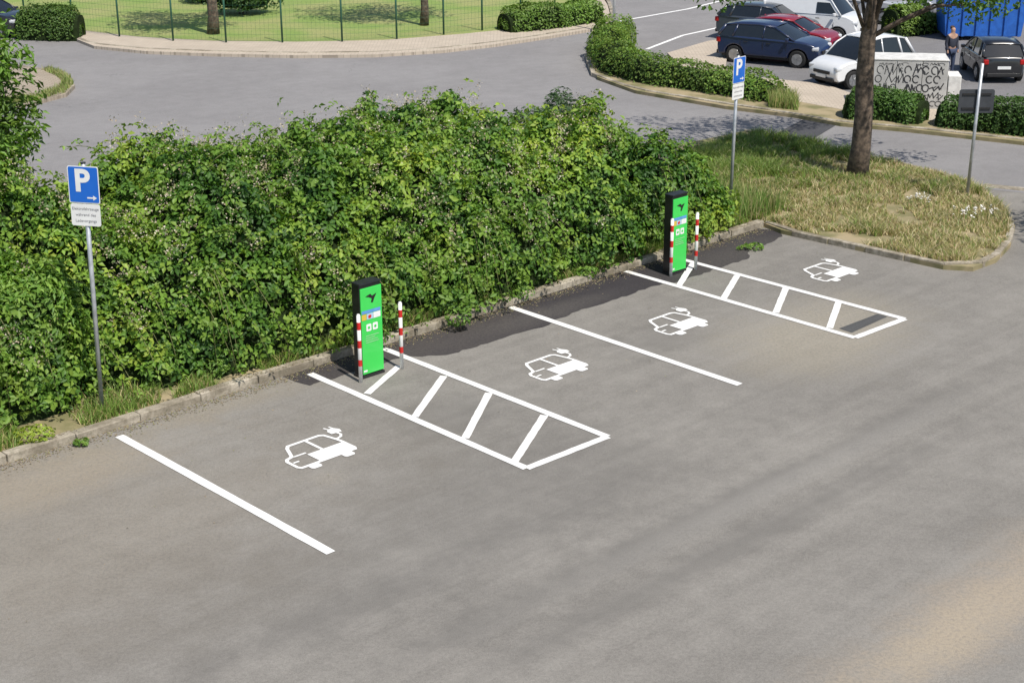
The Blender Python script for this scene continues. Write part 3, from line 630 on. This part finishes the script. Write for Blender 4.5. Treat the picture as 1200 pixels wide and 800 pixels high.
# ------------------------------------------------------------ chargers
def strokes(mb, pts, w, y0, x0=0, z0=0):
    for i,(a,b) in enumerate(zip(pts[:-1],pts[1:])):
        a = Vector((a[0]+x0,0,a[1]+z0)); b = Vector((b[0]+x0,0,b[1]+z0)); d = (b-a).normalized(); n = Vector((-d.z,0,d.x))*w; y = y0-.0004*(i%2)-.00002*(len(mb.f)%15)
        mb.add([(p.x,y,p.z) for p in (a+n-d*w*.6,b+n+d*w*.6,b-n+d*w*.6,a-n-d*w*.6)], [(0,1,2,3)])
M['pgreen'] = plain('pale_print',(.35,.65,.36),.6)
def charger(base, lab):
    root = empty('charging_station', base, ANG); tag(root, lab, 'charging station', 'green electric car chargers')
    w,d,h = .41,.19,1.48
    MB().box((0,0,.02),(w+.03,d+.03,.04)).build('plinth', M['trim'], root, .006)
    MB().box((0,.01,.04+(h-.04)/2),(w,d,h-.04)).build('casing', M['black'], root, .015)
    MB().box((0,0,h+.014),(w+.012,d+.025,.03)).build('cap', M['black'], root, .012)
    yf = -.085-.012
    fp = MB().box((0.004,yf+.003,.06+.685),(w-.006,.020,1.37)).build('front_panel', M['green'], root, .006)
    y = yf-.010
    # compact winged mark: a bent bar sweeping up to the right with a short second wing
    MB().prism_y([(-.105,1.30),(-.01,1.325),(.02,1.29),(.105,1.315),(.06,1.245),(.035,1.185),(-.005,1.19),(.015,1.25),(-.03,1.275)], y-.003, y).build('emblem', M['black'], fp, tri=True)
    MB().prism_y([(-.19,1.03),(.17,1.03),(.17,1.08),(-.19,1.08)], y-.0015,y).build('blue_sticker', M['lblue'], fp)
    MB().prism_y([(-.19,.93),(-.10,.93),(-.10,1.022),(-.19,1.022)], y-.0015,y).build('yellow_sticker', M['yellow'], fp)
    MB().prism_y([(-.095,.93),(.03,.93),(.03,1.022),(-.095,1.022)], y-.0015,y).build('pale_sticker', M['pblue'], fp)
    MB().prism_y([(.035,.93),(.17,.93),(.17,1.022),(.035,1.022)], y-.0015,y).build('white_sticker', M['white'], fp)
    MB().prism_y([(-.06,.945),(-.02,.945),(.0,.98),(-.03,1.005),(-.07,.985)], y-.0025,y-.0016).build('sticker_figure', M['red'], fp, tri=True)
    for x in (-.062,.062):
        s = MB().prism_y([(a+x,b_+.80) for a,b_ in rrect(.098,.115,.02)], y-.0015,y).build('socket_plate', M['white'], fp)
        MB().tube([(x,y-.0015,.80),(x,y-.006,.80)], .022, 18).build('socket', M['green'], s)
    for (z,a,b) in ((.67,-.13,.13),(.635,-.13,.05),(.60,-.13,.10),(.565,-.13,.12)): MB().box((( a+b)/2,y-.0008,z),(b-a,.0015,.010)).build('print_line', M['pgreen'], fp)
    MB().prism_y([(-.19,.10),(-.12,.10),(-.12,.13),(-.19,.13)], y-.0015,y).build('type_label', M['white'], fp)
    return root
charger(G(433,438), 'nearer green and black electric car charger between two bollards')
charger(G(790,319), 'farther green and black electric car charger near the middle sign')
def bollard(base, lab):
    root = empty('bollard', base); tag(root, lab, 'bollard', 'red and white bollards guarding the chargers')
    MB().tube([(0,0,0),(0,0,1.08)], .030, 16).build('post', M['bwhite'], root)
    for z,hh in ((.27,.10),(.56,.12),(.85,.12)):
        MB().tube([(0,0,z),(0,0,z+hh)], .0312, 16, False).build('red_band', M['red'], root)
    MB().tube([(0,0,1.08),(0,0,1.095)], [.030,.018], 16).build('end_cap', M['bwhite'], root)
    return root
bollard(G(423,448), 'red and white bollard in front of the nearer charger, on its left')
bollard(G(471,432), 'red and white bollard to the right of the nearer charger')
bollard(G(786,324), 'red and white bollard in front of the farther charger, on its left')
bollard(G(815,316), 'red and white bollard to the right of the farther charger')
# ------------------------------------------------------------ fence, poles, wall, container
root = empty('wire_fence', G(86,46,.1)); tag(root, 'tall green wire mesh fence along the far lawn', 'fence')
line = [G(*p,z=.1) for p in [(30,30),(86,37),(140,43),(203,48),(265,50),(331,50),(401,49),(465,46),(520,41),(565,36),(610,31),(650,20)]]
rb = Vector(root.location)
for p in line: MB().tube([p-rb, p-rb+Vector((0,0,2.05))], .033, 8).build('post', M['fence'], root)
mb = MB()
for a,b in zip(line[:-1],line[1:]):
    a = a-rb; b = b-rb
    for k in range(11): z = .06+k*.195; mb.tube([a+Vector((0,0,z)),b+Vector((0,0,z))], .0035, 3, False)
    m_ = int((b-a).length/.14)
    for k in range(m_): q = a.lerp(b,k/m_); mb.tube([q+Vector((0,0,.05)),q+Vector((0,0,2.0))], .0025, 3, False)
mb.build('wire_mesh', M['fence'], root)
root = empty('lamp_post', G(719,43)); tag(root, 'white post standing beside the low hedge at the far road corner', 'post')
MB().tube([(0,0,0),(.02,0,4.5)], [.055,.05], 12).build('shaft', M['bwhite'], root)
MB().tube([(0,0,0),(0,0,.35)], .075, 12).build('foot', M['steel'], root)
# graffiti wall
root = empty('graffiti_wall', G(1062,131), math.radians(-8)); tag(root, 'low grey concrete enclosure wall covered in black graffiti tags', 'wall')
root.scale = (.93,.93,.90)
MB().box((0,.5,.76),(2.15,1.1,1.52)).build('wall_block', M['conc'], root, .02)
MB().box((0,.5,1.545),(2.18,1.13,.04)).build('coping', plain('pale_coping',(.66,.65,.62),.8), root, .01)
MB().box((1.28,.35,.55),(.36,.8,1.1)).build('side_block', plain('white_render',(.72,.71,.69),.9), root, .02)
for x in (-.36,.36): MB().box((x,-.052,.76),(.012,.006,1.5)).build('joint', M['trim'], root)
mb = MB(); R2 = random.Random(11)
def angular(x, z, w_, h_, k, wd):
    pts = []
    for i in range(k+1):
        t = i/k
        pts.append((x+w_*t+R2.uniform(-.22,.22)*h_, z+h_*((.85 if i%2 else .12)+R2.uniform(-.3,.3))))
    strokes(mb, pts, wd, -.056)
    for q in range(k//2): 
        a = R2.uniform(0,.8)*w_+x; zz = z+R2.uniform(.1,.9)*h_; strokes(mb, [(a,zz),(a+R2.uniform(.1,.35)*w_,zz+R2.uniform(-.25,.25)*h_)], wd*.8, -.056)
def arcs(cx,cz,rx,rz,a0,a1,wd,n=8): strokes(mb, [(cx+rx*math.cos(math.radians(a0+(a1-a0)*i/n)), cz+rz*math.sin(math.radians(a0+(a1-a0)*i/n))) for i in range(n+1)], wd, -.056)
for row,(z0_,hh_,wd_) in enumerate([(1.12,.26,.012),(.86,.24,.013),(.60,.24,.013),(.38,.2,.010),(.18,.17,.008),(1.38,.09,.005)]):
    x = -.98+R2.uniform(0,.15)
    while x < .86:
        ww = R2.uniform(.16,.36); wk = wd_*(1.25 if x > -.2 else .8)
        if R2.random() < .68: angular(x, z0_, ww, hh_, R2.randint(4,7), wk)
        else: arcs(x+.09, z0_+hh_*.5, .09, hh_*.45, R2.uniform(-40,60), R2.uniform(220,330), wk)
        x += ww*R2.uniform(.75,1.15)
mb.build('graffiti', M['graf'], root)
root = empty('waste_container', G(1146,44), math.radians(-4)); tag(root, 'large blue metal container standing behind the dark car at the top right', 'container')
MB().prism_y([(-1.25,.15),(1.25,.15),(1.45,1.9),(-1.45,1.9)], -.75,.75).build('tub', M['bin'], root, .02)
for x in (-1.1,-.66,-.22,.22,.66,1.1): MB().box((x*1.05,-.78,1.0),(.09,.07,1.7)).build('rib', M['bin'], root, .01)
for y in (-.78,.78): MB().box((0,y,1.88),(3.0,.1,.12)).build('rim', M['bin'], root, .01)
for x in (-.9,.9): MB().box((x,0,.08),(.2,1.4,.16)).build('skid', M['trim'], root)
# ------------------------------------------------------------ cars
def car(name, label, loc, head, pm, Ln=4.2, W=1.76, Ht=1.46, style='hatch', sc=.95, group='cars parked in the far lot'):
    root = empty(name, loc, math.atan2(head[1],head[0])); root.scale = (sc,sc,sc); tag(root, label, 'van' if style == 'van' else 'car', group)
    h2 = Ln/2; wb = Ln*.305; rw = .325; ra = .385; zb = .27
    belt = .97 if style != 'van' else 1.14; cx = h2*.54 if style != 'van' else h2*.66
    hood = .86 if style != 'van' else 1.02
    out = [(-h2+.06,zb)]
    for wx in (-wb, wb):
        for i in range(13):
            a = PI-PI*i/12; out.append((wx+ra*math.cos(a), max(zb,.32+ra*math.sin(a))))
    out += [(h2-.12,zb),(h2-.03,.36),(h2,.48),(h2-.01,.60),(h2-.05,.70),(h2-.13,hood-.05),(h2-.27,hood+.02)]
    for i in range(1,6): t = i/6; out.append((h2-.27+(cx-h2+.27)*t, hood+.02+(belt-hood-.01)*math.sin(t*PI/2)))
    out += [(cx,belt+.01)]
    for i in range(1,8): out.append((cx+(-h2+.10-cx)*i/8, belt+.01+.04*i/8))
    rb_ = -h2+.12
    out += [(rb_,belt+.04),(-h2+.04,belt-.06),(-h2+.005,.76),(-h2,.60),(-h2+.01,.42)]
    def shape(x,y,z):
        f = 1-.17*abs(x/h2)**5; f *= 1-.06*max(0,(z-.62)/.4)**2 if z > .62 else 1-.06*max(0,(.45-z)/.2)
        return (x-.10*(h2*.25)*(2*y/W)**2*(1 if x > h2*.8 else -1 if x < -h2*.8 else 0), y*f, z)
    mb = MB(); n = len(out); ys = [-W/2,-W*.44,-W*.25,0,W*.25,W*.44,W/2]; vs = []; J = len(ys)
    for y in ys:
        for (x,z) in out: vs.append(shape(x,y,z+(.03*(1-(2*y/W)**2)-.012*(1 if abs(y) > W*.49 else 0) if z > .6 else 0)))
    fs = [(j*n+i, j*n+(i+1)%n, (j+1)*n+(i+1)%n, (j+1)*n+i) for j in range(J-1) for i in range(n)]+[list(range(n))[::-1], [(J-1)*n+i for i in range(n)]]
    mb.add(vs, fs); bo = mb.build('body', pm, root, .055, 3, smooth=True)
    wn = bo.modifiers.new('wn','WEIGHTED_NORMAL'); wn.weight = 80
    MB().box((0,0,.42),(Ln*.9,W*.74,.4)).build('underbody', M['trim'], root)
    if style == 'hatch': prof = [(cx,belt),(cx-.42,Ht-.26),(cx-.80,Ht-.06),(cx-1.35,Ht),(-h2+.95,Ht-.02),(-h2+.50,Ht-.10),(-h2+.14,belt+.04)]
    elif style == 'wagon': prof = [(cx,belt),(cx-.45,Ht-.25),(cx-.85,Ht-.06),(cx-1.45,Ht),(-h2+.8,Ht-.02),(-h2+.38,Ht-.08),(-h2+.12,belt+.04)]
    elif style == 'van': prof = [(cx,belt),(cx-.3,Ht-.36),(cx-.52,Ht-.10),(cx-.95,Ht),(-h2+.5,Ht),(-h2+.18,Ht-.03),(-h2+.08,belt+.04)]
    else: prof = [(cx,belt),(cx-.45,Ht-.25),(cx-.85,Ht-.05),(cx-1.3,Ht),(-h2+1.45,Ht-.02),(-h2+1.1,Ht-.08),(-h2+.45,belt+.05)]
    yb, yt = W*.455, W*.365
    def yy(z): return yb+(yt-yb)*((z-belt)/(Ht-belt))**1.3 if z > belt else yb
    def panel(nm, pr, mt, s=.97):
        vs = []
        for x,z in pr:
            for q in (-1,-.5,0,.5,1): vs.append((x+(.05*(1-q*q) if pr[0][0] > 0 else -.04*(1-q*q)), yy(z)*s*q, z))
        MB().add(vs, [(i*5+j,i*5+j+1,(i+1)*5+j+1,(i+1)*5+j) for i in range(len(pr)-1) for j in range(4)], True).build(nm, mt, root)
    panel('windscreen', prof[0:3], M['glass']); panel('rear_window', [prof[6],prof[5]], M['glass'] if style != 'van' else pm)
    for sg in (-1,1):
        mid = [(x, sg*yy(z), z) for x,z in prof]; nb_ = len(prof)
        base_pts = [(x, sg*yy(belt), belt) for x,_ in prof]
        MB().add(mid+base_pts, [(i,i+1,i+1+nb_,i+nb_) for i in range(nb_-1)]).build('side_window' if style != 'van' else 'side_panel', M['glass'] if style != 'van' else pm, root)
        if style == 'van':
            MB().add([(x, sg*(yy(z)+.012), z) for x,z in ((cx-.2,belt+.06),(cx-.55,Ht-.22),(cx-1.1,Ht-.22),(cx-1.1,belt+.06))],[(0,1,2,3)]).build('side_window', M['glass'], root)
        def bar(ps,w): MB().tube([(A[0],sg*(yy(A[1])+.003),A[1]) for A in ps], w, 6).build('pillar', pm, root)
        bar(prof[0:3],.032); bar(prof[2:6],.032); bar(prof[5:7],.06)
        if style != 'van':
            xm = cx-1.25; bar([(xm-.02,belt),(xm+.02,Ht-.02)],.028); xm2 = -h2+.95; bar([(xm2-.25,belt+.02),(xm2-.1,Ht-.05)],.045)
        MB().box((cx-.25,sg*(W/2+.07),belt+.05),(.12,.16,.13)).build('mirror', pm, root, .03)
        for dx in (1.0,1.9): MB().box((cx-dx,sg*(W/2-.006),belt-.14),(.17,.03,.03)).build('door_handle', M['trim'], root, .006)
        for dx in (.30,1.22,2.12): MB().box((cx-dx,sg*(W/2-.004),.60),(.012,.014,.52)).build('door_gap', M['trim'], root)
        MB().box((h2-.19,sg*W*.355,.72 if style != 'van' else .84),(.26,.28,.15),Matrix.Rotation(sg*-.25,3,'Z')).build('headlight', M['lamp'], root, .05)
        MB().box((-h2+.10,sg*W*.385,.82),(.17,.20,.20 if style != 'van' else .5)).build('tail_light', M['tail'], root, .04)
    rf = MB(); vs = []
    rp = [(prof[2][0]+.02,prof[2][1]),prof[3],((prof[3][0]+prof[4][0])/2,Ht+.005),prof[4],(prof[5][0]-.04,prof[5][1])]
    for x,z in rp:
        for q in (-1,-.5,0,.5,1): vs.append((x, q*(yy(z)+.012), z+.012+.035*(1-q*q)))
    rf.add(vs, [(i*5+j,i*5+j+1,(i+1)*5+j+1,(i+1)*5+j) for i in range(4) for j in range(4)], True); o = rf.build('roof', pm, root)
    sm_ = o.modifiers.new('thick','SOLIDIFY'); sm_.thickness = .03; sm_.offset = -1
    MB().box((h2-.0,0,.58),(.05,W*.46,.11)).build('grille', M['trim'], root, .01)
    MB().box((h2-.03,0,.35),(.10,W*.66,.12)).build('front_bumper', M['trim'], root, .02); MB().box((-h2+.03,0,.34),(.10,W*.7,.14)).build('rear_bumper', M['trim'], root, .02)
    MB().box((h2+.03,0,.45),(.012,.5,.11)).build('licence_plate', M['white'], root); MB().box((-h2-.02,0,.62),(.012,.5,.11)).build('licence_plate', M['white'], root)
    for wx in (-wb,wb):
        for sg in (-1,1):
            wr = bpy.data.objects.new('wheel', None); col.objects.link(wr); wr.parent = root; wr.location = (wx, sg*(W/2-.12), rw)
            MB().tube([(0,-.105,0),(0,-.09,0),(0,.09,0),(0,.105,0)], [rw-.03,rw,rw,rw-.03], 24).build('tyre', M['tyre'], wr)
            rm = MB(); rm.tube([(0,sg*.08,0),(0,sg*.108,0)], .205, 20)
            for q in range(5):
                a = q*2*PI/5; rm.box((.11*math.cos(a),sg*.114,.11*math.sin(a)),(.2,.012,.05), Matrix.Rotation(-a,3,'Y'))
            rm.build('rim', M['rim'], wr)
    return root
pn = paint('navy_paint',(.012,.022,.065)); pr = paint('red_paint',(.24,.010,.02)); pw = paint('white_paint',(.74,.75,.76)); pg = paint('dark_grey_paint',(.045,.055,.07)); ps = paint('silver_paint',(.42,.43,.45)); pk = paint('black_paint',(.012,.013,.016))
hd = (.86,-.51)
car('parked_car','dark blue estate car parked nearest the curved hedge', G(906,73), hd, pn, 4.1,1.74,1.46,'wagon',.83)
car('parked_car','red car parked directly behind the dark blue estate car', G(927,61), hd, pr, 3.9,1.7,1.42,'hatch',.78)
car('parked_car','dark grey car behind the blue estate car, left of the white van', G(900,47), hd, pg, 4.2,1.74,1.45,'hatch',.82)
car('delivery_van','white van parked behind the red car', G(954,45), hd, pw, 4.3,1.85,1.85,'van',.80)
car('parked_car','silver car parked right of the white van at the top edge', G(1008,24), hd, ps, 4.2,1.74,1.45,'hatch',.83)
car('parked_car','grey saloon at the top edge behind the tree trunk', G(1046,20), hd, paint('grey_paint',(.22,.23,.25)), 4.2,1.74,1.45,'sedan',.83)
car('parked_car','white hatchback partly hidden by the graffiti wall', G(1008,97), (-.86,-.51), pw, 3.7,1.78,1.66,'hatch',.82)
car('parked_car','black car seen from behind, right of the graffiti wall', G(1160,88), (.03,1), pk, 3.8,1.78,1.52,'hatch',.76)
car('parked_car','black car at the far left edge beside the clipped hedge', G(-14,40), (.92,-.38), pk, 4.2,1.74,1.45,'hatch',.82, 'cars parked at the far left')
# ------------------------------------------------------------ person
def skinned(name, verts, edges, radii, mat, parent):
    me = bpy.data.meshes.new(name); me.from_pydata(verts, edges, []); o = link_mesh(name, me, mat, parent)
    bm = bmesh.new(); bm.from_mesh(me); ly = bm.verts.layers.skin.verify(); bm.verts.ensure_lookup_table()
    for i,v in enumerate(bm.verts): r = radii[i]; v[ly].radius = r if isinstance(r, tuple) else (r,r); v[ly].use_root = (i == 0)
    bm.to_mesh(me); bm.free()
    o.modifiers.new('skin','SKIN').use_smooth_shade = True; s = o.modifiers.new('sub','SUBSURF'); s.levels = 2; s.render_levels = 2
    return o
root = empty('person', G(1112,90), math.radians(20)); root.scale = (.88,.88,.88); tag(root, 'person in a dark jacket standing between the graffiti wall and the blue container', 'person')
bv = [(0,0,.92),(0,0,1.12),(0,0,1.36),(0,-.01,1.46),(0,-.02,1.56),(0,-.01,1.66),
      (-.17,0,1.38),(-.21,.02,1.12),(-.2,-.08,.90),(-.2,-.1,.80),(.17,0,1.38),(.21,.02,1.12),(.2,-.08,.90),(.2,-.1,.80),
      (-.09,0,.88),(-.1,-.01,.48),(-.1,0,.09),(-.1,-.14,.04),(.09,0,.88),(.1,-.01,.48),(.1,.02,.09),(.1,-.12,.04)]
be = [(0,1),(1,2),(2,3),(3,4),(4,5),(2,6),(6,7),(7,8),(8,9),(2,10),(10,11),(11,12),(12,13),(0,14),(14,15),(15,16),(16,17),(0,18),(18,19),(19,20),(20,21)]
br = [(.14,.10),(.13,.10),(.15,.10),.055,.085,.075,.055,.042,.03,.035,.055,.042,.03,.035,.085,.055,.04,.035,.085,.055,.04,.035]
skinned('body', bv, be, br, M['skin'], root)
skinned('jacket', [bv[0],bv[1],bv[2],bv[6],bv[7],bv[8],bv[10],bv[11],bv[12]], [(0,1),(1,2),(2,3),(3,4),(4,5),(2,6),(6,7),(7,8)], [(.165,.12),(.155,.12),(.17,.12),.07,.058,.045,.07,.058,.045], M['cloth'], root)
skinned('trousers', [bv[0],bv[14],bv[15],bv[16],bv[18],bv[19],bv[20]], [(0,1),(1,2),(2,3),(0,4),(4,5),(5,6)], [(.15,.11),.1,.07,.055,.1,.07,.055], M['jeans'], root)
skinned('hair', [(0,.02,1.70),(0,.05,1.64),(0,.06,1.57)], [(0,1),(1,2)], [(.088,.08),(.09,.07),(.07,.05)], M['hair'], root)
# ------------------------------------------------------------ light
w = bpy.data.worlds.new('World'); bpy.context.scene.world = w; w.use_nodes = True; nt = w.node_tree
sky = nt.nodes.new('ShaderNodeTexSky'); sky.sky_type = 'NISHITA'; sky.sun_disc = False
EL = math.radians(58); sdir = Vector((.58,-.81,0)).normalized()
sky.sun_elevation = EL; sky.sun_rotation = math.atan2(sdir.x, sdir.y)
bg = nt.nodes['Background']; bg.inputs['Strength'].default_value = .115; nt.links.new(sky.outputs[0], bg.inputs[0])
sl = bpy.data.lights.new('sun','SUN'); sl.energy = 5.0; sl.angle = math.radians(.5); sl.color = (1,.945,.86)
so = bpy.data.objects.new('sun', sl); col.objects.link(so)
ld = -(sdir*math.cos(EL)+Vector((0,0,math.sin(EL)))); so.rotation_euler = ld.to_track_quat('-Z','Y').to_euler()
sc_ = bpy.context.scene; sc_.view_settings.view_transform = 'Standard'; sc_.view_settings.look = 'None'; sc_.view_settings.exposure = 0
